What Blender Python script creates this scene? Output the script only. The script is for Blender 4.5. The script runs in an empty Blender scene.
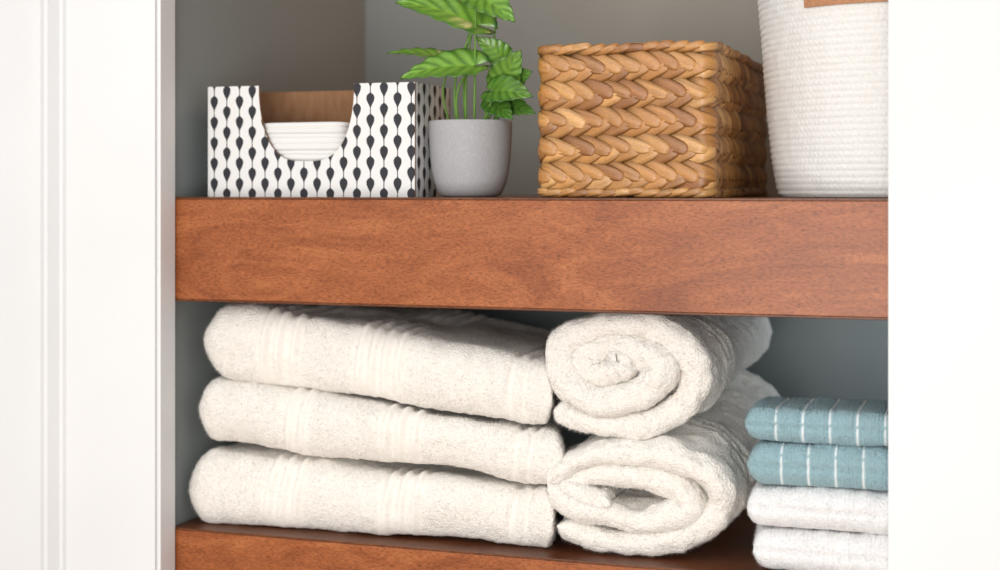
import bpy, bmesh, math, random
import numpy as np
from mathutils import Vector, Matrix
random.seed(7); rng=np.random.default_rng(7)
sc=bpy.context.scene
col=sc.collection
try:
    sc.view_settings.view_transform='Standard'
except Exception: pass

# ------------------------------------------------------------------ helpers
def vnoise(p,seed=0):
    p=np.asarray(p,dtype=float); i=np.floor(p).astype(np.int64); f=p-i; f=f*f*(3-2*f)
    def h(a,b,c):
        v=(a*374761393+b*668265263+c*2147483647+seed*974711)&0xffffffff
        v=((v^(v>>13))*1274126177)&0xffffffff
        return ((v^(v>>16))&0xffff)/32767.5-1
    x,y,z=i[:,0],i[:,1],i[:,2]; r=0
    for dx in (0,1):
        for dy in (0,1):
            for dz in (0,1):
                w=(f[:,0] if dx else 1-f[:,0])*(f[:,1] if dy else 1-f[:,1])*(f[:,2] if dz else 1-f[:,2])
                r=r+w*h(x+dx,y+dy,z+dz)
    return r

def new_obj(name,co,faces,mats,tint=None,smooth=True,mi=None,flat=None):
    me=bpy.data.meshes.new(name)
    me.from_pydata([tuple(map(float,c)) for c in co],[],[tuple(map(int,f)) for f in faces]); me.update()
    if not isinstance(mats,(list,tuple)): mats=[mats]
    for m in mats: me.materials.append(m)
    if smooth: me.polygons.foreach_set('use_smooth',[True]*len(me.polygons))
    if mi is not None: me.polygons.foreach_set('material_index',mi)
    if tint is not None:
        a=me.color_attributes.new('tint','FLOAT_COLOR','POINT')
        t=np.ones((len(co),4)); t[:,:3]=np.asarray(tint); a.data.foreach_set('color',t.ravel())
    if flat is not None:
        a=me.attributes.new('flatness','FLOAT','POINT'); v=np.zeros(len(co)); v[:len(flat)]=flat
        a.data.foreach_set('value',v)
    o=bpy.data.objects.new(name,me); col.objects.link(o); return o

def normals(co,faces):
    me=bpy.data.meshes.new('tmp'); me.from_pydata(co.tolist(),[],faces); me.update()
    n=np.zeros(len(co)*3); me.vertices.foreach_get('normal',n); bpy.data.meshes.remove(me)
    return n.reshape(-1,3)

def tufts(co,faces,n,count,length,width,tint=None,mask=None):
    fa=np.array([f for f in faces if len(f)==4])
    P=co[fa]; area=np.linalg.norm(np.cross(P[:,2]-P[:,0],P[:,3]-P[:,1]),axis=1)
    if mask is not None: area=area*mask[fa[:,0]]
    k=rng.choice(len(fa),count,p=area/area.sum())
    u=rng.random(count)[:,None]; v=rng.random(count)[:,None]
    q=P[k]; base=(q[:,0]*(1-u)+q[:,1]*u)*(1-v)+(q[:,3]*(1-u)+q[:,2]*u)*v
    nn=n[fa[k,0]]
    d=nn+rng.normal(0,.60,(count,3)); d[:,2]-=.12
    d/=np.linalg.norm(d,axis=1)[:,None]
    dd=(d*nn).sum(1)<.15; d[dd]=nn[dd]
    s=np.cross(d,rng.normal(0,1,(count,3))); s/=np.linalg.norm(s,axis=1)[:,None]+1e-9
    g=np.cross(d,s)
    ln=length*(.5+rng.random(count)[:,None])
    b0=base-nn*.0006
    A=b0-s*width/2; B=b0+s*width/2; E=b0+g*width*.6; C=base+d*ln+rng.normal(0,.0004,(count,3))
    N=len(co); allc=np.concatenate([co,np.stack([A,B,E,C],1).reshape(-1,3)])
    tri=[]
    for i in range(count):
        a=N+4*i; tri+= [(a,a+1,a+3),(a+1,a+2,a+3),(a+2,a,a+3),(a,a+2,a+1)]
    t=None
    if tint is not None:
        t=np.concatenate([tint,np.repeat(tint[fa[k,0]],4,axis=0)])
    return allc,list(faces)+tri,t

def empty(name,loc):
    o=bpy.data.objects.new(name,None); o.location=loc; o.empty_display_size=.03; col.objects.link(o); return o
def parent(ch,p):
    bpy.context.view_layer.update()
    ch.parent=p; ch.matrix_parent_inverse=Matrix.Translation(-Vector(p.location))
def tag(o,label,cat,group=None):
    o['label']=label; o['category']=cat
    if group: o['group']=group

def box(name,x0,x1,y0,y1,z0,z1,mat,bev=0.0,seg=2):
    bm=bmesh.new(); bmesh.ops.create_cube(bm,size=1)
    for v in bm.verts:
        v.co=Vector(((x0+x1)/2+v.co.x*(x1-x0),(y0+y1)/2+v.co.y*(y1-y0),(z0+z1)/2+v.co.z*(z1-z0)))
    if bev>0: bmesh.ops.bevel(bm,geom=bm.edges[:],offset=bev,segments=seg,affect='EDGES',profile=.5)
    me=bpy.data.meshes.new(name); bm.to_mesh(me); bm.free(); me.materials.append(mat)
    o=bpy.data.objects.new(name,me); col.objects.link(o); return o

# ------------------------------------------------------------------ materials
def base_mat(name,color=(.8,.8,.8),rough=.6,spec=.3):
    m=bpy.data.materials.new(name); m.use_nodes=True
    b=m.node_tree.nodes['Principled BSDF']
    b.inputs['Base Color'].default_value=(*color,1); b.inputs['Roughness'].default_value=rough
    b.inputs['Specular IOR Level'].default_value=spec
    return m,m.node_tree,b
def nd(t,k,**kw):
    n=t.nodes.new(k)
    for a,v in kw.items(): setattr(n,a,v)
    return n
def noise(t,scale,detail=4,rough=.5,vec=None,dist=0):
    n=nd(t,'ShaderNodeTexNoise'); n.inputs['Scale'].default_value=scale; n.inputs['Detail'].default_value=detail
    n.inputs['Roughness'].default_value=rough; n.inputs['Distortion'].default_value=dist
    if vec: t.links.new(vec,n.inputs['Vector'])
    return n
def coords(t,scale=(1,1,1)):
    c=nd(t,'ShaderNodeTexCoord'); m=nd(t,'ShaderNodeMapping'); m.inputs['Scale'].default_value=scale
    t.links.new(c.outputs['Object'],m.inputs['Vector']); return m.outputs['Vector']
def ramp(t,fac,stops):
    r=nd(t,'ShaderNodeValToRGB'); e=r.color_ramp.elements
    e[0].position=stops[0][0]; e[0].color=(*stops[0][1],1)
    e[1].position=stops[-1][0]; e[1].color=(*stops[-1][1],1)
    for p,c in stops[1:-1]:
        x=e.new(p); x.color=(*c,1)
    t.links.new(fac,r.inputs['Fac']); return r.outputs['Color']
def mix(t,a,b,fac=1,mode='MULTIPLY'):
    m=nd(t,'ShaderNodeMix',data_type='RGBA',blend_type=mode)
    if isinstance(fac,(int,float)): m.inputs[0].default_value=fac
    else: t.links.new(fac,m.inputs[0])
    for s,i in ((a,6),(b,7)):
        if isinstance(s,tuple): m.inputs[i].default_value=(*s,1)
        else: t.links.new(s,m.inputs[i])
    return m.outputs[2]
def bump(t,b,h,strength=.3,dist=.001):
    n=nd(t,'ShaderNodeBump'); n.inputs['Strength'].default_value=strength; n.inputs['Distance'].default_value=dist
    t.links.new(h,n.inputs['Height']); t.links.new(n.outputs['Normal'],b.inputs['Normal']); return n

def paint(name,c,rough=.6):
    m,t,b=base_mat(name,c,rough,.25)
    n=noise(t,3,3,.5,coords(t)); cc=ramp(t,n.outputs['Fac'],[(.3,tuple(x*.96 for x in c)),(.7,tuple(min(1,x*1.03) for x in c))])
    t.links.new(cc,b.inputs['Base Color'])
    n2=noise(t,260,2,.5,coords(t)); bump(t,b,n2.outputs['Fac'],.12,.001); return m
M_wall=paint('wall_paint_grey',(.262,.284,.280),.75)
M_trim=paint('white_trim_paint',(.735,.73,.725),.5)
M_room=paint('room_wall_paint',(.62,.61,.60),.7)

def wood(name,dark=1.0):
    m,t,b=base_mat(name,(.4,.1,.04),.36,.3)
    n1=noise(t,5,6,.6,coords(t,(1.0,3,4.0)),2.4)
    big=ramp(t,n1.outputs['Fac'],[(.30,(.225*dark,.062*dark,.019*dark)),(.5,(.30*dark,.089*dark,.028*dark)),(.70,(.385*dark,.128*dark,.043*dark))])
    w=nd(t,'ShaderNodeTexWave',wave_type='BANDS',bands_direction='Z'); w.inputs['Scale'].default_value=11
    w.inputs['Distortion'].default_value=20; w.inputs['Detail'].default_value=2; w.inputs['Detail Scale'].default_value=1.2
    w.inputs['Detail Roughness'].default_value=.5
    t.links.new(coords(t,(3.6,2,4.0)),w.inputs['Vector'])
    g=ramp(t,w.outputs['Fac'],[(0,(.82,.78,.75)),(.12,(.96,.96,.96)),(.8,(1,1,1)),(1,(1.13,1.15,1.17))])
    c=mix(t,big,g,.75)
    n3=noise(t,50,5,.75,coords(t,(1.5,10,6)),1.4)
    fl=ramp(t,n3.outputs['Fac'],[(.34,(.77,.72,.68)),(.46,(1,1,1)),(.56,(1,1,1)),(.72,(1.22,1.26,1.3))])
    c=mix(t,c,fl,.85)
    n4=noise(t,230,3,.7,coords(t,(.8,4,3.0)))
    fl2=ramp(t,n4.outputs['Fac'],[(.36,(.54,.48,.44)),(.46,(1.03,1.03,1.03)),(.68,(1.2,1.23,1.28))])
    c=mix(t,c,fl2,.9)
    t.links.new(c,b.inputs['Base Color']); bump(t,b,n4.outputs['Fac'],.08,.0005)
    return m
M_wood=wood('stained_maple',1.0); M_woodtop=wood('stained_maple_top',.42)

def terry(name,c,use_tint=False,loops=300,bs=.8,lo=.93,sss=.25):
    m,t,b=base_mat(name,c,.95,.03)
    try:
        b.inputs['Sheen Weight'].default_value=.2; b.inputs['Sheen Roughness'].default_value=.6
        b.inputs['Subsurface Weight'].default_value=sss; b.inputs['Subsurface Scale'].default_value=.003
        b.inputs['Subsurface Radius'].default_value=(1,.9,.8)
    except Exception: pass
    n=nd(t,'ShaderNodeTexVoronoi'); n.inputs['Scale'].default_value=loops; t.links.new(coords(t),n.inputs['Vector'])
    n2=noise(t,40,2,.5,coords(t))
    fa=nd(t,'ShaderNodeAttribute',attribute_name='flatness')
    iv=nd(t,'ShaderNodeMath',operation='SUBTRACT'); iv.inputs[0].default_value=1; t.links.new(fa.outputs['Fac'],iv.inputs[1])
    r=ramp(t,n.outputs['Distance'],[(.15,(1,1,1)),(.75,(lo,lo*.985,lo*.965))])
    r=mix(t,(.955,.95,.94),r,iv.outputs[0],'MIX')
    if use_tint:
        a=nd(t,'ShaderNodeAttribute',attribute_name='tint'); cc=mix(t,a.outputs['Color'],r)
    else: cc=mix(t,c,r)
    r2=ramp(t,n2.outputs['Fac'],[(.3,(.98,.975,.965)),(.7,(1.0,1.0,1.0))]); cc=mix(t,cc,r2)
    t.links.new(cc,b.inputs['Base Color'])
    inv=nd(t,'ShaderNodeMath',operation='SUBTRACT'); inv.inputs[0].default_value=1; t.links.new(n.outputs['Distance'],inv.inputs[1])
    bn=bump(t,b,inv.outputs[0],bs,.0016)
    ms=nd(t,'ShaderNodeMath',operation='MULTIPLY'); ms.inputs[1].default_value=bs; t.links.new(iv.outputs[0],ms.inputs[0]); t.links.new(ms.outputs[0],bn.inputs['Strength'])
    return m
M_towel=terry('cream_terry',(.885,.845,.79),False,430,.72,.94); M_white=terry('white_terry',(.84,.84,.85),False,500,.6,.96)
M_blue=terry('blue_terry',(.2,.42,.5),True,480,.7,.92,.12)
M_paper=paint('smooth_white_cotton',(.74,.725,.70),.85)

def tinted(name,rough=.6,spec=.3,nscale=300,amt=.3,stretch=(1,1,1)):
    m,t,b=base_mat(name,(.5,.5,.5),rough,spec)
    a=nd(t,'ShaderNodeAttribute',attribute_name='tint')
    n=noise(t,nscale,3,.6,coords(t,stretch)); r=ramp(t,n.outputs['Fac'],[(.3,(.76,.70,.64)),(.65,(1.08,1.08,1.08))])
    t.links.new(mix(t,a.outputs['Color'],r,.75),b.inputs['Base Color']); bump(t,b,n.outputs['Fac'],amt,.001); return m
M_weave=tinted('water_hyacinth',.34,.48,300,.28,(1,1,2.8))
M_leaf=tinted('leaf_green',.28,.5,90,.05)
M_stem,_,_=base_mat('stem_green',(.13,.27,.04),.5)
M_soil=paint('dark_soil',(.035,.024,.016),.95)

m,t,b=base_mat('grey_ceramic',(.33,.33,.345),.6,.3)
n=noise(t,420,3,.7,coords(t)); t.links.new(ramp(t,n.outputs['Fac'],[(.3,(.34,.332,.335)),(.6,(.395,.385,.39)),(.75,(.45,.44,.445))]),b.inputs['Base Color']); bump(t,b,n.outputs['Fac'],.1,.0006); M_pot=m
m,t,b=base_mat('kraft_card',(.42,.24,.12),.85,.1)
n=noise(t,150,4,.6,coords(t,(1,1,.3))); t.links.new(ramp(t,n.outputs['Fac'],[(.3,(.215,.105,.052)),(.7,(.28,.15,.08))]),b.inputs['Base Color']); M_kraft=m
m,t,b=base_mat('cotton_rope',(.8,.78,.74),.9,.1)
n=noise(t,420,3,.6,coords(t,(1,1,1.6))); t.links.new(ramp(t,n.outputs['Fac'],[(.3,(.70,.68,.65)),(.6,(.80,.785,.76))]),b.inputs['Base Color']); bump(t,b,n.outputs['Fac'],.4,.001); M_rope=m
m,t,b=base_mat('tan_leather',(.42,.2,.1),.55,.3)
n=noise(t,200,4,.6,coords(t)); t.links.new(ramp(t,n.outputs['Fac'],[(.3,(.36,.165,.08)),(.7,(.5,.25,.13))]),b.inputs['Base Color']); bump(t,b,n.outputs['Fac'],.2,.0006); M_leather=m
m,t,b=base_mat('dark_oak_floor',(.3,.18,.1),.5,.3)
n=noise(t,6,5,.6,coords(t,(1,8,1))); t.links.new(ramp(t,n.outputs['Fac'],[(.3,(.24,.14,.08)),(.7,(.4,.25,.15))]),b.inputs['Base Color']); M_floor=m

# patterned card (black teardrop chains)
m,t,b=base_mat('patterned_card',(.85,.84,.82),.5,.3)
uv=nd(t,'ShaderNodeUVMap',uv_map='UVMap'); sp=nd(t,'ShaderNodeSeparateXYZ'); t.links.new(uv.outputs['UV'],sp.inputs[0])
def mt(op,a,bv=None,c=None):
    n=nd(t,'ShaderNodeMath',operation=op)
    for i,s in enumerate((a,bv,c)):
        if s is None: continue
        if isinstance(s,(int,float)): n.inputs[i].default_value=s
        else: t.links.new(s,n.inputs[i])
    return n.outputs[0]
cu=mt('DIVIDE',sp.outputs['X'],.0166); ci=mt('FLOOR',cu); par=mt('FLOORED_MODULO',ci,2)
a_=mt('ABSOLUTE',mt('SUBTRACT',mt('SUBTRACT',cu,ci),.5))
tv=mt('FRACT',mt('ADD',mt('DIVIDE',sp.outputs['Y'],.0240),mt('MULTIPLY',par,.5)))
fc=nd(t,'ShaderNodeFloatCurve'); cv=fc.mapping.curves[0]
pts=[(0,.035),(.08,.035),(.20,.04),(.32,.10),(.46,.21),(.60,.285),(.74,.29),(.86,.18),(.93,.05),(1,.035)]
cv.points[0].location=pts[0]; cv.points[1].location=pts[-1]
for p in pts[1:-1]: cv.points.new(*p)
fc.mapping.update(); t.links.new(tv,fc.inputs['Value'])
mask=mt('LESS_THAN',a_,fc.outputs[0])
t.links.new(mix(t,(.74,.725,.705),(.022,.022,.028),mask,'MIX'),b.inputs['Base Color']); M_pattern=m

# ------------------------------------------------------------------ setting
ZT=-.0092; ZB=-.1292; ZL=-.3905
FL=-1.25; CE=.62; DEP=.555; XL=-.915; XR=.07
def st(o): o['kind']='structure'; return o
st(box('wall_left',XL-.1,XL,.0,DEP+.1,FL,CE+.1,M_wall))
st(box('wall_right',XR,XR+.1,.0,DEP+.1,FL,CE+.1,M_wall))
st(box('wall_back',XL,XR,DEP,DEP+.1,FL,CE+.1,M_wall))
st(box('ceiling',XL,XR,0,DEP,CE,CE+.1,M_wall))
st(box('floor',-3.2,2.2,-3.2,DEP+.1,FL-.1,FL,M_floor))
def profile(name,pts,z0,z1,mat):
    n=len(pts); co=[(x,y,z0) for x,y in pts]+[(x,y,z1) for x,y in pts]
    fs=[(i,(i+1)%n,(i+1)%n+n,i+n) for i in range(n)]+[tuple(range(n))[::-1],tuple(range(n,2*n))]
    o=new_obj(name,co,fs,mat,smooth=False)
    bm=bmesh.new(); bm.from_mesh(o.data); bmesh.ops.recalc_face_normals(bm,faces=bm.faces)
    es=[e for e in bm.edges if abs(e.verts[0].co.z-e.verts[1].co.z)>.1]
    bmesh.ops.bevel(bm,geom=es,offset=.0045,segments=6,affect='EDGES')
    for f in bm.faces: f.smooth=False
    bm.to_mesh(o.data); bm.free(); return o
def casing(name,xi,s):
    pts=[(xi,0),(xi,-.040),(xi+s*.126,-.040),(xi+s*.138,-.060),(xi+s*.156,-.060),(xi+s*.168,-.030),(xi+s*.30,-.030),(xi+s*.30,0)]
    return st(profile(name,pts,FL,.56,M_trim))
casing('trim_1',-.907,-1); casing('trim_2',-.108,1)
st(box('wall_front_left',-3.2,-1.207,-.028,.09,FL,1.2,M_room))
st(box('wall_front_right',.192,2.2,-.028,.09,FL,1.2,M_room))
st(box('wall_front_top',-1.207,.192,-.028,-.002,.56,1.2,M_room))

def shelf(zt,zb,label):
    p=empty('wooden_shelf',((XL+XR)/2,.25,zb)); tag(p,label,'shelf','built-in closet shelves')
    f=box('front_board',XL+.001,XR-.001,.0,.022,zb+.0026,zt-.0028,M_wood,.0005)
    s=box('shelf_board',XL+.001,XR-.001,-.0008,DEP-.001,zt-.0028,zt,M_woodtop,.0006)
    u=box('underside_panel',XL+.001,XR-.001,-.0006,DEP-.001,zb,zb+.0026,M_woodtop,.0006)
    for c in (f,s,u): parent(c,p)
    return p
shelf(ZT,ZB,'thick reddish stained wood shelf holding plant, box and baskets')
shelf(ZL,ZL-.12,'thick reddish stained wood shelf holding folded and rolled towels')

# ------------------------------------------------------------------ towels
def slab(x0,x1,y0,y1,zl,zr,res=.0026,rc=.018,groove=0,sup=.85,shear=0.0,rl=.85,rr_=.85,rf=.85,curve=0.0):
    hz=((zl[1]-zl[0])+(zr[1]-zr[0]))/4; r=hz*rf; L=x1-x0
    ra=hz*rl; rb=hz*rr_
    na=12
    S=[];E=[]
    for i in range(na):
        a=math.radians(6+84*i/na); S.append((ra*(1-math.cos(a)),math.sin(a)**sup,rc)); E.append((L-rb*(1-math.cos(a)),math.sin(a)**sup,rc*rr_))
    nm=max(4,int((L-ra-rb)/res))
    mid=[(ra+(L-ra-rb)*i/nm,1.0,rc) for i in range(nm+1)]
    S=S+mid+E[::-1]
    C=[]; nf=24
    for i in range(nf+1):
        a=-math.pi/2+math.pi*i/nf; C.append((y0+r*(1-math.cos(a)),math.copysign(abs(math.sin(a))**sup,math.sin(a)),1))
    nt=int((y1-y0-2*r)/(res*1.3))
    for i in range(1,nt): C.append((y0+r+(y1-y0-2*r)*i/nt,1,0))
    for i in range(9):
        a=math.pi/2-math.pi*i/8; C.append((y1-r*(1-math.cos(a)),math.copysign(abs(math.sin(a))**sup,math.sin(a)),0))
    for i in range(nt-1,0,-1): C.append((y0+r+(y1-y0-2*r)*i/nt,-1,0))
    C=np.array(C); m=len(C); co=[]
    ym=(y0+y1)/2; hy=(y1-y0)/2
    for d,k,rcc in S:
        s=d/L; zb=zl[0]+(zr[0]-zl[0])*s; zt=zl[1]+(zr[1]-zl[1])*s+curve*4*s*(1-s)
        y=ym+(C[:,0]-ym)*(1-rcc*(1-k)/hy)
        g=1-groove*np.exp(-(C[:,1]*k/.12)**2)*C[:,2]
        y=y+(1-g)*r
        z=(zb+zt)/2+C[:,1]*k*(zt-zb)/2
        xs=x0+d-shear*np.clip((C[:,0]-y0)-.004,0,1)*s**3
        co.append(np.stack([xs,y,z],1))
    n=len(co); co=np.concatenate(co)
    f=[(i*m+j,(i+1)*m+j,(i+1)*m+(j+1)%m,i*m+(j+1)%m) for i in range(n-1) for j in range(m)]
    f.append(tuple(range(m))); f.append(tuple(range((n-1)*m,n*m))[::-1])
    return co,f

def fluff(co,f,bands=None,seed=0,low=.004,fine=.0011,zmin=None,zmax=None):
    n=normals(co,f)
    c0=co.mean(0)
    if ((co-c0)*n).sum()<0:
        f=[tuple(q[::-1]) for q in f]; n=-n
    flat=np.zeros(len(co)); bd=0
    if bands is not None:
        bd,flat=bands(co)
        # bands fade out toward the underside so the folds do not pinch
        bd=bd*np.clip(1.15+n[:,2]*1.2,0.15,1)
    d=low*vnoise(co*np.array([12,12,16]),seed)+low*.28*vnoise(co*42,seed+1)
    d+=fine*(1-.7*flat)*vnoise(co*260,seed+2)+bd
    co=co+n*d[:,None]
    if zmin is not None: co[:,2]=np.maximum(co[:,2],zmin)
    if zmax is not None: co[:,2]=np.minimum(co[:,2],zmax)
    n=normals(co,f)
    return co,f,n,flat

def towel(name,mat,x0,x1,y0,y1,zl,zr,bands,seed,count=24000,zmin=None,zmax=None,tintf=None,low=.004,fine=.0009,tl=.0028,tw=.0004,**kw):
    co,f=slab(x0,x1,y0,y1,zl,zr,**kw)
    tint=tintf(co) if tintf else None
    co,f,n,flat=fluff(co,f,bands,seed,low,fine,zmin,zmax)
    mk=(1-.75*flat)*(1.0*(co[:,1]<y0+.16)+.12)*(n[:,2]>-.85)
    co2,f2,t2=tufts(co,f,n,count,tl,tw,tint,mk)
    if zmin is not None: co2[:,2]=np.maximum(co2[:,2],zmin)
    return new_obj(name,co2,f2,mat,tint=t2,flat=flat)

def bandfn(groups,hem,wob=.004,seed=3,slope=-.10):
    def fn(co):
        x=co[:,0]+wob*vnoise(co*np.array([0,9,14]),seed)+slope*(co[:,2]-co[:,2].mean())
        d=np.zeros(len(co)); flat=np.zeros(len(co))
        for c,offs in groups:
            lo_,hi_=c+offs[0]-.009,c+offs[-1]+.009
            inside=1/(1+np.exp(-(x-lo_)/.0012))*1/(1+np.exp((x-hi_)/.0012))
            d-=.0026*inside; flat=np.maximum(flat,.65*inside)
            for o in offs:
                d+=.0046*np.exp(-((x-c-o)/.0046)**2)
        for c,w in hem:
            g=1/(1+np.exp(-(w-np.abs(x-c))/.0008)); d-=.0030*g; flat=np.maximum(flat,.65*g)
        return d,flat
    return fn
G='white bath towels folded in a stack'
base=-.3900
L3=(-.3895,-.3015); R3=(-.3895,-.3220)
L2=(-.2980,-.2215); R2=(-.3185,-.2635)
L1=(-.2180,-.1330); R1=(-.2605,-.1860)
KW=dict(rl=.70,rr_=.28,rf=.66,sup=.86,rc=.014,res=.0020,shear=.30)
t3=towel('bath_towel',M_towel,-.903,-.459,.016,.33,L3,R3,bandfn([(-.800,[0,.017,.034]),(-.655,[0,.017,.034])],[(-.508,.004),(-.492,.0025)],seed=3),11,zmin=base,curve=-.003,low=.0068,**KW)
t2=towel('bath_towel',M_towel,-.895,-.452,.019,.33,L2,R2,bandfn([(-.775,[0,.017]),(-.655,[0,.017,.034])],[(-.502,.004),(-.486,.0025)],seed=9),23,curve=-.001,low=.0064,**KW)
t1=towel('bath_towel',M_towel,-.890,-.462,.022,.33,L1,R1,bandfn([(-.808,[0,.016,.036]),(-.690,[0,.016,.032,.048])],[(-.509,.004),(-.493,.0025)],seed=5),37,zmax=ZB-.002,curve=.003,low=.0062,**KW)
tag(t3,'cream white terry bath towel folded, bottom of stack on shelf','towel',G)
tag(t2,'cream white terry bath towel folded between two others','towel',G)
tag(t1,'cream white terry bath towel folded, on top of stack','towel',G)

def roll(name,A,B,turns,pa,pb,y0,Lh,cx,cz,phi0,warp,seed,void=(.006,.004),zmin=None,zmax=None,count=36000,push=None,xmin=None,wob=.0032):
    N=int(turns*190); co=[]
    tau=np.linspace(0,turns,N)
    phi=phi0+2*np.pi*tau
    a=np.maximum(A-pa/2-pa*tau,void[0]); b_=np.maximum(B-pb/2-pb*tau,void[1])
    X=a*np.cos(phi); Z=b_*np.sin(phi)
    if push: X,Z=push(X,Z,tau)
    wz=wob*np.clip(tau,0,1)
    q=np.stack([np.cos(phi)*1.7+tau*.5,np.sin(phi)*1.7,tau*.8],1)
    X=X+wz*vnoise(q,seed+20); Z=Z+wz*vnoise(q+7,seed+21)
    dx=np.gradient(X); dz=np.gradient(Z); l=np.hypot(dx,dz)+1e-9
    nx,nz=dz/l,-dx/l
    sp_=pa*np.abs(np.cos(phi))**1.5+pb*(1-np.abs(np.cos(phi))**1.5)
    th=sp_/2*1.04*(1+.12*vnoise(np.stack([tau*5,tau*0,tau*0+3],1),seed+4))
    s=np.cumsum(l); s-=s[0]; e=pb/2
    k=np.minimum(1,np.sqrt(np.clip(1-(1-np.clip(s/e,0,1))**2,0.02,1)))
    k2=np.minimum(1,np.sqrt(np.clip(1-(1-np.clip((s[-1]-s)/e,0,1))**2,0.02,1)))
    th=th*k*k2
    C=[]; r=pb/2*1.1
    ny=int(Lh/.004)
    for i in range(ny,0,-1): C.append((r+(Lh-r)*i/ny,-1))
    for i in range(27):
        an=-math.pi/2+math.pi*i/26; C.append((r*(1-math.cos(an)),math.sin(an)))
    for i in range(1,ny+1): C.append((r+(Lh-r)*i/ny,1))
    C=np.array(C); m=len(C)
    jit=.007*vnoise(np.stack([tau*3.5,tau*0,tau*0],1),seed)+.0010*tau
    for i in range(N):
        yy=C[:,0]+jit[i]*np.clip(1-C[:,0]/.1,0,1)
        x=X[i]+nx[i]*th[i]*C[:,1]; z=Z[i]+nz[i]*th[i]*C[:,1]
        x,z=warp(x,z,C[:,0]/Lh)
        co.append(np.stack([cx+x,y0+yy,cz+z],1))
    co=np.concatenate(co)
    f=[(i*m+j,(i+1)*m+j,(i+1)*m+(j+1)%m,i*m+(j+1)%m) for i in range(N-1) for j in range(m)]
    f.append(tuple(range(m))); f.append(tuple(range((N-1)*m,N*m))[::-1])
    n=normals(co,f)
    fr=co[:,1]<y0+.004
    if n[fr,1].mean()>0: f=[tuple(q[::-1]) for q in f]; n=-n
    d=.0034*vnoise(co*30,seed)+.0018*vnoise(co*90,seed+6)+.0009*vnoise(co*260,seed+2)
    rid=np.zeros(len(co))
    for yc in (.075,.092,.109):
        rid+=.0022*np.exp(-((co[:,1]-y0-yc)/.0046)**2)-.0012*np.exp(-((co[:,1]-y0-yc-.008)/.003)**2)
    co=co+n*(d+rid)[:,None]
    if zmin is not None: co[:,2]=np.maximum(co[:,2],zmin)
    if zmax is not None: co[:,2]=np.minimum(co[:,2],zmax)
    if xmin is not None: co[:,0]=np.maximum(co[:,0],xmin)
    n=normals(co,f)
    it=np.repeat(tau,m)
    mk=1.0*((it<1.05)|(co[:,1]<y0+.03)); mk*=1+2.0*(co[:,1]<y0+.03)
    co2,f2,_=tufts(co,f,n,count,.0029,.0004,None,mk)
    if zmin is not None: co2[:,2]=np.maximum(co2[:,2],zmin)
    if zmax is not None: co2[:,2]=np.minimum(co2[:,2],zmax)
    if xmin is not None: co2[:,0]=np.maximum(co2[:,0],xmin)
    return new_obj(name,co2,f2,M_towel)

def warp_top(x,z,t):
    top=.0610; zz=top-(top-z)*(1-.24*t)
    return x*(1+.02*t)+.008*t, zz
def push_top(X,Z,tau):
    k=np.clip(tau-.6,0,3)
    return X-.006*k, Z+.005*k
r1=roll('rolled_towel',.1122,.0779,2.62,.0345,.0260,.024,.35,-.3912,-.1938,math.radians(222),warp_top,51,void=(.0095,.0070),zmax=ZB-.003,push=push_top,xmin=-.472,wob=.0040)
def warp_bot(x,z,t):
    bot=-.0687; return x*(1+.02*t)+.008*t, bot+(z-bot)*(1+.33*t*np.clip((x+.07)/.12,0,1))
def push_bot(X,Z,tau):
    k=np.clip(tau-.5,0,1.2)
    return X-.009*k, Z+.001*k-.08*X*k
r2=roll('rolled_towel',.1195,.0722,2.10,.0260,.0260,.020,.36,-.3775,-.3208,math.radians(222),warp_bot,77,void=(.060,.0150),zmin=base,push=push_bot,xmin=-.466,wob=.0050)
tag(r1,'cream white bath towel rolled up, resting on another roll','towel','rolled bath towels')
tag(r2,'cream white bath towel rolled flat, lying on the wooden shelf','towel','rolled bath towels')

# blue hand towels
def bluetint(xs):
    def fn(co):
        t=np.tile(np.array([.305,.46,.51]),(len(co),1))
        for xc in xs:
            w=np.exp(-((co[:,0]-xc)/.0011)**4)
            dash=(np.sin((co[:,2]*1.0+co[:,1]*1.0)*2*np.pi/.0045)>-.85)
            k=(w*dash)[:,None]*.9; t=t*(1-k)+np.array([.86,.88,.88])*k
        return t
    return fn
def bluebands(xs):
    def fn(co):
        d=np.zeros(len(co)); fl=np.zeros(len(co))
        for xc in xs:
            d-=.0018*np.exp(-((co[:,0]-xc)/.0050)**2); d+=.0016*np.exp(-((co[:,0]-xc)/.0013)**2); fl=np.maximum(fl,np.exp(-((co[:,0]-xc)/.002)**4))
        d+=.0004*np.sin(co[:,0]*2*np.pi/.0036)
        return d,fl
    return fn
xs1=[-.222+.027*i for i in range(9)]; xs2=[-.216+.027*i for i in range(9)]
KB=dict(rc=.008,res=.0010,rf=.85,rl=.85,sup=.92)
b1=towel('hand_towel',M_blue,-.2555,.035,.006,.115,(-.2580,-.2225),(-.2580,-.2215),bluebands(xs1),91,22000,tintf=bluetint(xs1),low=.0032,fine=.0005,tl=.0021,groove=.15,**KB)
b2=towel('hand_towel',M_blue,-.2515,.035,.004,.15,(-.3025,-.2585),(-.3025,-.2585),bluebands(xs2),97,22000,tintf=bluetint(xs2),low=.0032,fine=.0005,tl=.0021,groove=.15,**KB)
KC=dict(rc=.008,res=.0013,rf=.85,rl=.8,sup=.92)
def wb(co):
    ph=(co[:,0]+.002*vnoise(co*30,3))/.022; d=.0006*np.cos(2*np.pi*ph)+.0004*np.sin(co[:,0]*2*np.pi/.0042); return d,np.zeros(len(co))
w1=towel('hand_towel',M_white,-.2545,.035,.003,.16,(-.3445,-.3025),(-.3445,-.3025),wb,101,18000,low=.0034,fine=.0005,tl=.0024,groove=.15,**KC)
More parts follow.
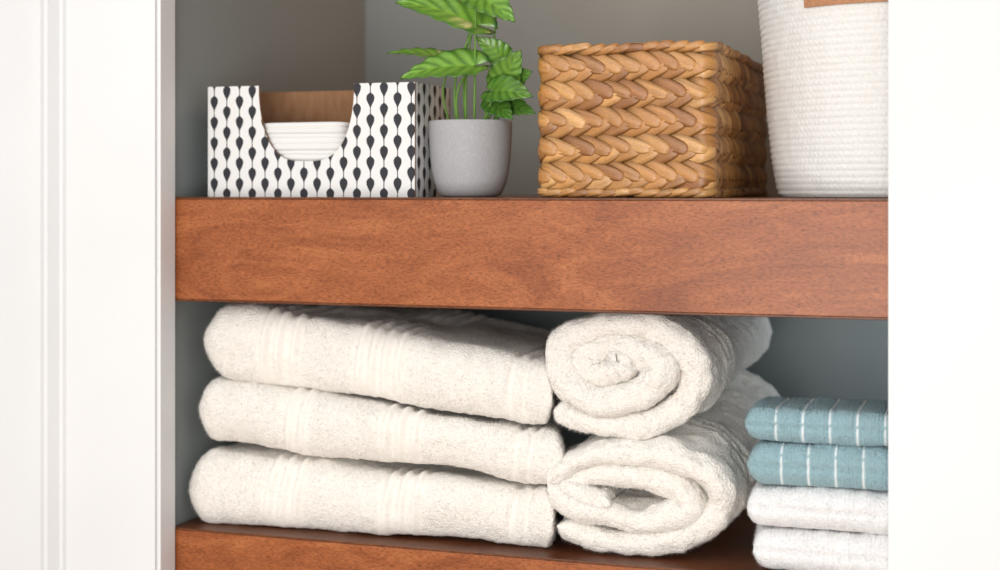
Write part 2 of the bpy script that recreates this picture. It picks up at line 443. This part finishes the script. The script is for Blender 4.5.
w2=towel('hand_towel',M_white,-.2485,.035,.004,.16,(-.3895,-.3445),(-.3895,-.3445),wb,107,18000,low=.0034,fine=.0005,tl=.0024,groove=.15,zmin=base,**KC)
GH='small folded hand towels stack'
tag(b1,'dusty blue hand towel with white stitched stripes, top of stack','towel',GH)
tag(b2,'dusty blue hand towel with white stitching under another blue towel','towel',GH)
tag(w1,'bright white hand towel folded beneath the blue towels','towel',GH)
tag(w2,'bright white hand towel folded directly on the shelf','towel',GH)

# ------------------------------------------------------------------ patterned box
BX0,BX1,BY0,BY1,BH=-.8895,-.6280,.040,.152,.129
bp=empty('storage_box',((BX0+BX1)/2,(BY0+BY1)/2,ZT)); tag(bp,'white card box with black teardrop pattern and scooped front','box')
W=BX1-BX0; th=.003
def panel(name,poly,axis,pos,out,off):
    n=len(poly); co=[]
    for dd in (0,th):
        for u,z in poly:
            if axis=='x': co.append((off+u,pos-out*dd,ZT+z))
            else: co.append((pos-out*dd,off+u,ZT+z))
    bm=bmesh.new(); vs=[bm.verts.new(c) for c in co]
    bm.faces.new(vs[:n]); bm.faces.new(vs[n:][::-1])
    for i in range(n): bm.faces.new((vs[i],vs[(i+1)%n],vs[(i+1)%n+n],vs[i+n]))
    bmesh.ops.recalc_face_normals(bm,faces=bm.faces)
    uvl=bm.loops.layers.uv.new('UVMap')
    for f in bm.faces:
        nv=f.normal.y if axis=='x' else f.normal.x
        f.material_index=0 if nv*out>.5 else 1
        for l in f.loops:
            c=l.vert.co; l[uvl].uv=((c.x-BX0) if axis=='x' else (c.y-BY0+W), c.z-ZT)
    me=bpy.data.meshes.new(name); bm.to_mesh(me); bm.free(); me.materials.append(M_pattern); me.materials.append(M_kraft)
    o=bpy.data.objects.new(name,me); col.objects.link(o); parent(o,bp); return o
poly=[(0,0),(W,0),(W,BH)]
for i in range(0,33):
    a=math.pi*i/32; cc=math.cos(a); poly.append((.1270+.0605*math.copysign(abs(cc)**.66,cc),BH-.0880*abs(math.sin(a))**.95))
poly.append((0,BH))
panel('front_panel',poly,'x',BY0,-1,BX0)
D=BY1-BY0
panel('back_panel',[(0,0),(W,0),(W,BH),(0,BH)],'x',BY1,1,BX0)
panel('side_panel',[(th,0),(D-th,0),(D-th,BH),(th,BH)],'y',BX0,-1,BY0)
panel('side_panel',[(th,0),(D-th,0),(D-th,BH),(th,BH)],'y',BX1,1,BY0)
o=box('bottom_panel',BX0+th,BX1-th,BY0+th,BY1-th,ZT,ZT+.003,M_kraft); parent(o,bp)
def layered_stack(name,x0,x1,y0,y1,z0,z1,nl,mat):
    co=[];f=[]; nper=44; hx,hy=(x1-x0)/2,(y1-y0)/2; cx,cy=(x0+x1)/2,(y0+y1)/2
    rings=[]
    hl=(z1-z0)/nl
    for k in range(nl):
        jx,jy=random.uniform(-.0012,.0012),random.uniform(-.0010,.0010); sc2=random.uniform(-.0008,.0008)
        for (dz,ins) in ((0.03,.0016),(.18,.0003),(.5,0),(.82,.0003),(.97,.0016)):
            rings.append((z0+(k+dz)*hl,ins+sc2,jx,jy))
    for z,ins,jx,jy in rings:
        for i in range(nper):
            a=2*math.pi*i/nper; c_,s_=math.cos(a),math.sin(a)
            co.append((cx+jx+(hx-ins)*math.copysign(abs(c_)**.32,c_),cy+jy+(hy-ins)*math.copysign(abs(s_)**.32,s_),z+.0006*math.sin(a*2+z*300)))
    for k in range(len(rings)-1):
        for i in range(nper): f.append((k*nper+i,k*nper+(i+1)%nper,(k+1)*nper+(i+1)%nper,(k+1)*nper+i))
    f.append(tuple(range(nper))[::-1]); f.append(tuple(range((len(rings)-1)*nper,len(rings)*nper)))
    return new_obj(name,co,f,mat)
c=layered_stack('folded_cloth',-.834,-.716,BY0+.007,BY1-.02,ZT+.0036,ZT+.086,13,M_paper)
tag(c,'stack of thin white folded cloths inside the patterned box','cloth')

# ------------------------------------------------------------------ plant
PX,PY=-.5790,.088
pl=empty('potted_plant',(PX,PY,ZT)); tag(pl,'small artificial green leafy plant in grey ceramic pot','plant')
def revolve(name,prof,cx,cy,z0,mat,seg=64,close=False):
    co=[];m=len(prof)
    for i in range(seg):
        a=2*math.pi*i/seg
        for r,z in prof: co.append((cx+r*math.cos(a),cy+r*math.sin(a),z0+z))
    f=[(i*m+j,((i+1)%seg)*m+j,((i+1)%seg)*m+j+1,i*m+j+1) for i in range(seg) for j in range(m-1)]
    return new_obj(name,co,f,mat)
pr=[(.0001,0),(.026,0),(.0315,.0008),(.0345,.003),(.0378,.008),(.0408,.016),(.0435,.027),(.0454,.040),(.0466,.056),(.0474,.074),(.0475,.0850),(.0470,.0865),(.0458,.0865),(.0448,.084),(.0440,.070),(.041,.045),(.036,.02),(.0001,.018)]
o=revolve('pot',pr,PX,PY,ZT,M_pot); parent(o,pl)
o=revolve('soil',[(.0440,.071),(.03,.074),(.015,.076),(.0001,.077)],PX,PY,ZT,M_soil,32); parent(o,pl)
def px2w(px,py,dy=0): return Vector((PX+(px-472)*.00121,PY+dy,(189-py)*.00114))
lco=[];lf=[];lt=[]
def leaf(bp_,tp,w,facing=(0,-.8,.6),droop=.15,fold=.2,shade=1.0,dy0=0,dy1=-.01):
    b0=px2w(*bp_,dy0); e=px2w(*tp,dy1); ax=e-b0; L=ax.length; ax.normalize()
    upv=Vector(facing).normalized(); side=ax.cross(upv).normalized(); nn=side.cross(ax).normalized()
    if nn.dot(upv)<0: nn=-nn
    nu,nv=36,17; w=w*.00114; base_i=len(lco); ph=random.random()
    for i in range(nu+1):
        u=i/nu
        hw=w/2*(max(0,math.sin(math.pi*u**.55))**.8)*1.05
        hw*=1-.06*(abs(math.sin((u*6+.1)*math.pi))**3)
        if u<.02: hw=w*.06
        for j in range(nv):
            v=-1+2*j/(nv-1)
            p=b0+ax*(L*(u-.22*abs(v)**1.5*(1-u)**2))+side*(hw*v)
            h=fold*hw*abs(v)+droop*L*(math.sin(math.pi*u)*.6-.5*u*u)+.025*w*math.cos((u*5.5-abs(v)*1.4)*2*math.pi)*abs(v)
            p+=nn*h
            lco.append(tuple(p))
            vein=.5+.5*math.cos((u*5.5-abs(v)*1.8+ph)*2*math.pi)
            mid=math.exp(-(v/.07)**2)
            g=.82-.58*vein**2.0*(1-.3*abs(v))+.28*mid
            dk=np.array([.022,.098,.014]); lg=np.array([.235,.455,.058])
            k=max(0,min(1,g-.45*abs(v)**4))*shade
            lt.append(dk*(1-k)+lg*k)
    for i in range(nu):
        for j in range(nv-1):
            a=base_i+i*nv+j; lf.append((a,a+1,a+nv+1,a+nv))
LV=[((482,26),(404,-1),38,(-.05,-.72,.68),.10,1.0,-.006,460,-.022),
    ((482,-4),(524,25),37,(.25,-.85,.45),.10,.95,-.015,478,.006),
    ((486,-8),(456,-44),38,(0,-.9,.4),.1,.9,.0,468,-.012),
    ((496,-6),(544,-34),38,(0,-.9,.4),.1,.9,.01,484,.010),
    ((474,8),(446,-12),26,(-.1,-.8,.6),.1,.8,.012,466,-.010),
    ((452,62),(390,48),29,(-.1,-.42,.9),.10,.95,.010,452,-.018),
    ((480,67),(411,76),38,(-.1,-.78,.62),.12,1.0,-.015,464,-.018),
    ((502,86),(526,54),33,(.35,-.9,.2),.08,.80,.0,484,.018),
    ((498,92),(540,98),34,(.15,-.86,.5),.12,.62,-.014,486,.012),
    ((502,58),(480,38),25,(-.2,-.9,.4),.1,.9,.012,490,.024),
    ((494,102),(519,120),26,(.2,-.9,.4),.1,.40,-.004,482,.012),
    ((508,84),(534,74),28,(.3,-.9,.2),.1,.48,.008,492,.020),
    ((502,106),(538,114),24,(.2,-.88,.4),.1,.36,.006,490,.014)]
sco=[];sf=[]
def tube(pts,r0,r1,co,f,seg=8):
    pts=[Vector(p) for p in pts]; n=len(pts); b=len(co)
    for i,p in enumerate(pts):
        t_=(pts[min(i+1,n-1)]-pts[max(i-1,0)]).normalized(); s=t_.cross(Vector((0,1,.2))).normalized(); q=t_.cross(s)
        r=r0+(r1-r0)*i/(n-1)
        for k in range(seg):
            a=2*math.pi*k/seg; co.append(tuple(p+s*r*math.cos(a)+q*r*math.sin(a)))
    for i in range(n-1):
        for k in range(seg): f.append((b+i*seg+k,b+i*seg+(k+1)%seg,b+(i+1)*seg+(k+1)%seg,b+(i+1)*seg+k))
for (bb,tt,w,fc_,dr,sh,y,rx,bow) in LV:
    leaf(bb,tt,w,fc_,dr,.18,sh,y,y-.018)
    root=px2w(rx,128,y*.5); e=px2w(*bb,y)
    c1=root*.45+e*.55+Vector((bow-.006,0,.008))
    pts=[root*(1-s)**2+c1*2*s*(1-s)+e*s*s for s in [i/16 for i in range(17)]]
    tube(pts,.0015,.0010,sco,sf)
o=new_obj('foliage',lco,lf,M_leaf,tint=np.array(lt))
sm=o.modifiers.new('thick','SOLIDIFY'); sm.thickness=.0005; parent(o,pl)
o=new_obj('stems',sco,sf,M_stem); parent(o,pl)

# ------------------------------------------------------------------ woven basket
WX0,WX1,WY0,WY1,WH=-.4815,-.2880,.026,.392,.165
wp=empty('woven_basket',((WX0+WX1)/2,(WY0+WY1)/2,ZT)); tag(wp,'rectangular golden brown braided water hyacinth basket','basket')
cr=.010
ix0,ix1,iy0,iy1=WX0+.005,WX1-.005,WY0+.005,WY1-.005
def peri(a):
    lx=ix1-ix0-2*cr; ly=iy1-iy0-2*cr; q=math.pi/2*cr; tot=2*(lx+ly)+4*q; a=a%tot
    cxs=[(ix1-cr,iy0+cr,-90),(ix1-cr,iy1-cr,0),(ix0+cr,iy1-cr,90),(ix0+cr,iy0+cr,180)]
    st_=[(ix0+cr,iy0,1,0,lx),(ix1,iy0+cr,0,1,ly),(ix1-cr,iy1,-1,0,lx),(ix0,iy1-cr,0,-1,ly)]
    for k in range(4):
        x,y,dx,dy,l=st_[k]
        if a<=l: return (x+dx*a,y+dy*a,dy,-dx)
        a-=l
        if a<=q:
            an=math.radians(cxs[k][2])+a/cr; return (cxs[k][0]+cr*math.cos(an),cxs[k][1]+cr*math.sin(an),math.cos(an),math.sin(an))
        a-=q
    return (ix0+cr,iy0,0,-1)
TOT=2*((ix1-ix0-2*cr)+(iy1-iy0-2*cr))+2*math.pi*cr
wc=[];wf=[];wt=[]
pal=[np.array(c) for c in [(.51,.226,.058),(.61,.295,.086),(.41,.165,.040),(.73,.40,.148),(.53,.240,.064),(.31,.118,.029),(.65,.33,.102),(.55,.250,.068)]]
def strand(ac,zc,ang,ln,wd,tk,nout=0,tilt=.0022,seed=0):
    c=pal[random.randrange(len(pal))]*random.uniform(.85,1.06); b=len(wc); nu,nv=18,20
    c2=pal[random.randrange(len(pal))]
    ca,sa=math.cos(ang),math.sin(ang); bend=random.uniform(-.0020,.0020)
    for i in range(nu+1):
        u=-1+2*i/nu; rr=(1-abs(u)**3.4)**.5 if abs(u)<1 else 0
        for j in range(nv):
            an=2*math.pi*j/nv; v=math.copysign(abs(math.cos(an))**.8,math.cos(an))*rr; h=math.copysign(abs(math.sin(an))**.5,math.sin(an))*rr
            rd=1+.15*math.cos(an*9+seed)
            lu=u*ln/2; lv=v*wd/2+bend*(1-u*u)
            a=ac+lu*ca-lv*sa; z=zc+lu*sa+lv*ca
            x,y,nx,ny=peri(a)
            off=nout+h*tk/2*rd+tilt*u+.0012*(1-u*u)
            wc.append((x+nx*off,y+ny*off,ZT+max(.0004,z)))
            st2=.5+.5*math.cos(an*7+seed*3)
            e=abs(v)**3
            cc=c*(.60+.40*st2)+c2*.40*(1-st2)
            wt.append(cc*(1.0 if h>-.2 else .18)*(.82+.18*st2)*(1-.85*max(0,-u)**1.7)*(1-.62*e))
    for i in range(nu):
        for j in range(nv): wf.append((b+i*nv+j,b+i*nv+(j+1)%nv,b+(i+1)*nv+(j+1)%nv,b+(i+1)*nv+j))
rows=5; z0=.007; z1=WH-.012; rh=(z1-z0)/rows
pitch=.0200
npz=int(TOT/pitch); pitch=TOT/npz
for r in range(rows):
    zc=z0+rh*(r+.5)
    for k in range(npz):
        a=(k+.5*(r%2)+random.uniform(-.12,.12))*pitch
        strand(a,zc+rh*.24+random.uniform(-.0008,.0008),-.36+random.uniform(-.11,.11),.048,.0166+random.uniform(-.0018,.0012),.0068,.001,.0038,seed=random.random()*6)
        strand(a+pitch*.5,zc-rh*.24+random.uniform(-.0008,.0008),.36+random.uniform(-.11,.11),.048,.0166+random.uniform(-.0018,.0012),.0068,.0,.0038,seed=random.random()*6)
for zc,wd in ((WH-.0065,.0095),(.0050,.0085)):
    n2=int(TOT/.0150)
    for k in range(n2):
        strand(k*TOT/n2,zc+random.uniform(-.0005,.0005),.16+random.uniform(-.08,.08),.034,wd,.0095,.001,.002,seed=random.random()*6)
o=new_obj('braided_wall',wc,wf,M_weave,tint=np.array(wt)); parent(o,wp)
def ring(off,z): 
    pts=[]
    for i in range(120):
        x,y,nx,ny=peri(TOT*i/120); pts.append((x+nx*off,y+ny*off,ZT+z))
    return pts
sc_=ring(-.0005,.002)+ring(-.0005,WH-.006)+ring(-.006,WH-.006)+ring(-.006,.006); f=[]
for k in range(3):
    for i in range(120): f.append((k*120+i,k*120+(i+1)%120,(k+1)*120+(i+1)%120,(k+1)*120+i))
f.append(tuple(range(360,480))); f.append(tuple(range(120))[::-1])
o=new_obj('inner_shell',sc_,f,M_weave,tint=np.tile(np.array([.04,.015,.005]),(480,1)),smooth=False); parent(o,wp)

# ------------------------------------------------------------------ rope basket
RX,RY=-.112,.182
rp=empty('rope_basket',(RX,RY,ZT)); tag(rp,'tall white coiled cotton rope basket with tan leather patch','basket')
H=.27; pitch_=.0068; nr=int(H/pitch_); per=6
def rr(z): return .1265+.0065*(1-math.exp(-z/.02))*1.0+.092*z
prof=[(.0001,.0)]; prof+=[(.05,.0),(.10,.0),(.120,.0004)]
for i in range(nr):
    for j in range(per):
        a=math.pi*j/per; z=pitch_*(i+j/per)+.0005; prof.append((rr(z)+.0011*math.sin(a)**.7,z))
ztop=prof[-1][1]+.001
prof.append((rr(ztop),ztop+.003)); prof.append((rr(ztop)-.005,ztop+.003))
for i in range(20): z=ztop*(1-i/19); prof.append((rr(z)-.007,max(z,.006)))
prof.append((.0001,.006))
o=revolve('coiled_body',prof,RX,RY,ZT,M_rope,420)
me=o.data; n=len(me.vertices); c=np.zeros(n*3); me.vertices.foreach_get('co',c); c=c.reshape(-1,3)
ang=np.arctan2(c[:,1]-RY,c[:,0]-RX); z=c[:,2]-ZT; rad=np.hypot(c[:,0]-RX,c[:,1]-RY)
row=np.floor((z-.0005)/pitch_)
dr=.0006*np.sin(ang*140+row*2.1+ (z/pitch_)*2.5)+.0006*vnoise(c*90,5)+.0016*vnoise(c*12,8)
side=(rad>.118)&(z>.003)
dr=dr*side
c[:,0]+=np.cos(ang)*dr; c[:,1]+=np.sin(ang)*dr
me.vertices.foreach_set('co',c.ravel()); me.update(); parent(o,rp)
pc=[];pf=[]
a0,a1=math.radians(236),math.radians(305); nu,nv=36,8
za,zb_=.197,.242
for k,off in ((0,.0002),(1,.0030)):
    for i in range(nu+1):
        for j in range(nv+1):
            a=a0+(a1-a0)*i/nu; z=za+(zb_-za)*j/nv; r=rr(z)+.0018+off
            pc.append((RX+r*math.cos(a),RY+r*math.sin(a),ZT+z))
M1=(nu+1)*(nv+1)
for k in (0,1):
    for i in range(nu):
        for j in range(nv):
            q=k*M1+i*(nv+1)+j; ff=(q,q+nv+1,q+nv+2,q+1); pf.append(ff if k else ff[::-1])
bd=[i*(nv+1) for i in range(nu+1)]+[nu*(nv+1)+j for j in range(1,nv+1)]+[i*(nv+1)+nv for i in range(nu-1,-1,-1)]+[j for j in range(nv-1,0,-1)]
for i in range(len(bd)):
    a,b2=bd[i],bd[(i+1)%len(bd)]; pf.append((a,b2,b2+M1,a+M1))
o=new_obj('leather_patch',pc,pf,M_leather,smooth=False); parent(o,rp)

# ------------------------------------------------------------------ light
w=bpy.data.worlds.new('world'); sc.world=w; w.use_nodes=True
w.node_tree.nodes['Background'].inputs[0].default_value=(.96,.98,1,1); w.node_tree.nodes['Background'].inputs[1].default_value=.68
def area(name,loc,target,size,power,color):
    l=bpy.data.lights.new(name,'AREA'); l.energy=power; l.size=size; l.color=color
    o=bpy.data.objects.new(name,l); o.location=loc; col.objects.link(o)
    o.rotation_euler=(Vector(target)-Vector(loc)).to_track_quat('-Z','Y').to_euler(); return o
area('soft_window_light',(-1.2,-2.5,.9),(-.45,.1,-.1),1.1,23,(1,.975,.94))
area('low_fill_light',(-.22,-2.1,-.28),(-.42,.4,-.25),.9,28,(1,.98,.955))
area('warm_upper_fill',(-.45,.35,.60),(-.45,.50,0),.25,1.7,(1,.60,.36))  # added warm fill, not a closet fixture; tints the upper compartment
area('cool_recess_fill',(.03,.34,-.17),(-.20,.55,-.25),.08,.45,(.78,.92,1))  # unseen cool fill added behind the right jamb to lift the lower recess

# ------------------------------------------------------------------ camera
cam=bpy.data.cameras.new('camera'); co_=bpy.data.objects.new('camera',cam); col.objects.link(co_)
cam.lens=54; cam.sensor_width=36; cam.shift_y=-.096; cam.clip_start=.05
co_.location=(0,-1.52,0); co_.rotation_euler=(math.pi/2,0,math.atan(.338))
cam.dof.use_dof=True; cam.dof.focus_distance=1.60; cam.dof.aperture_fstop=2.8
sc.camera=co_
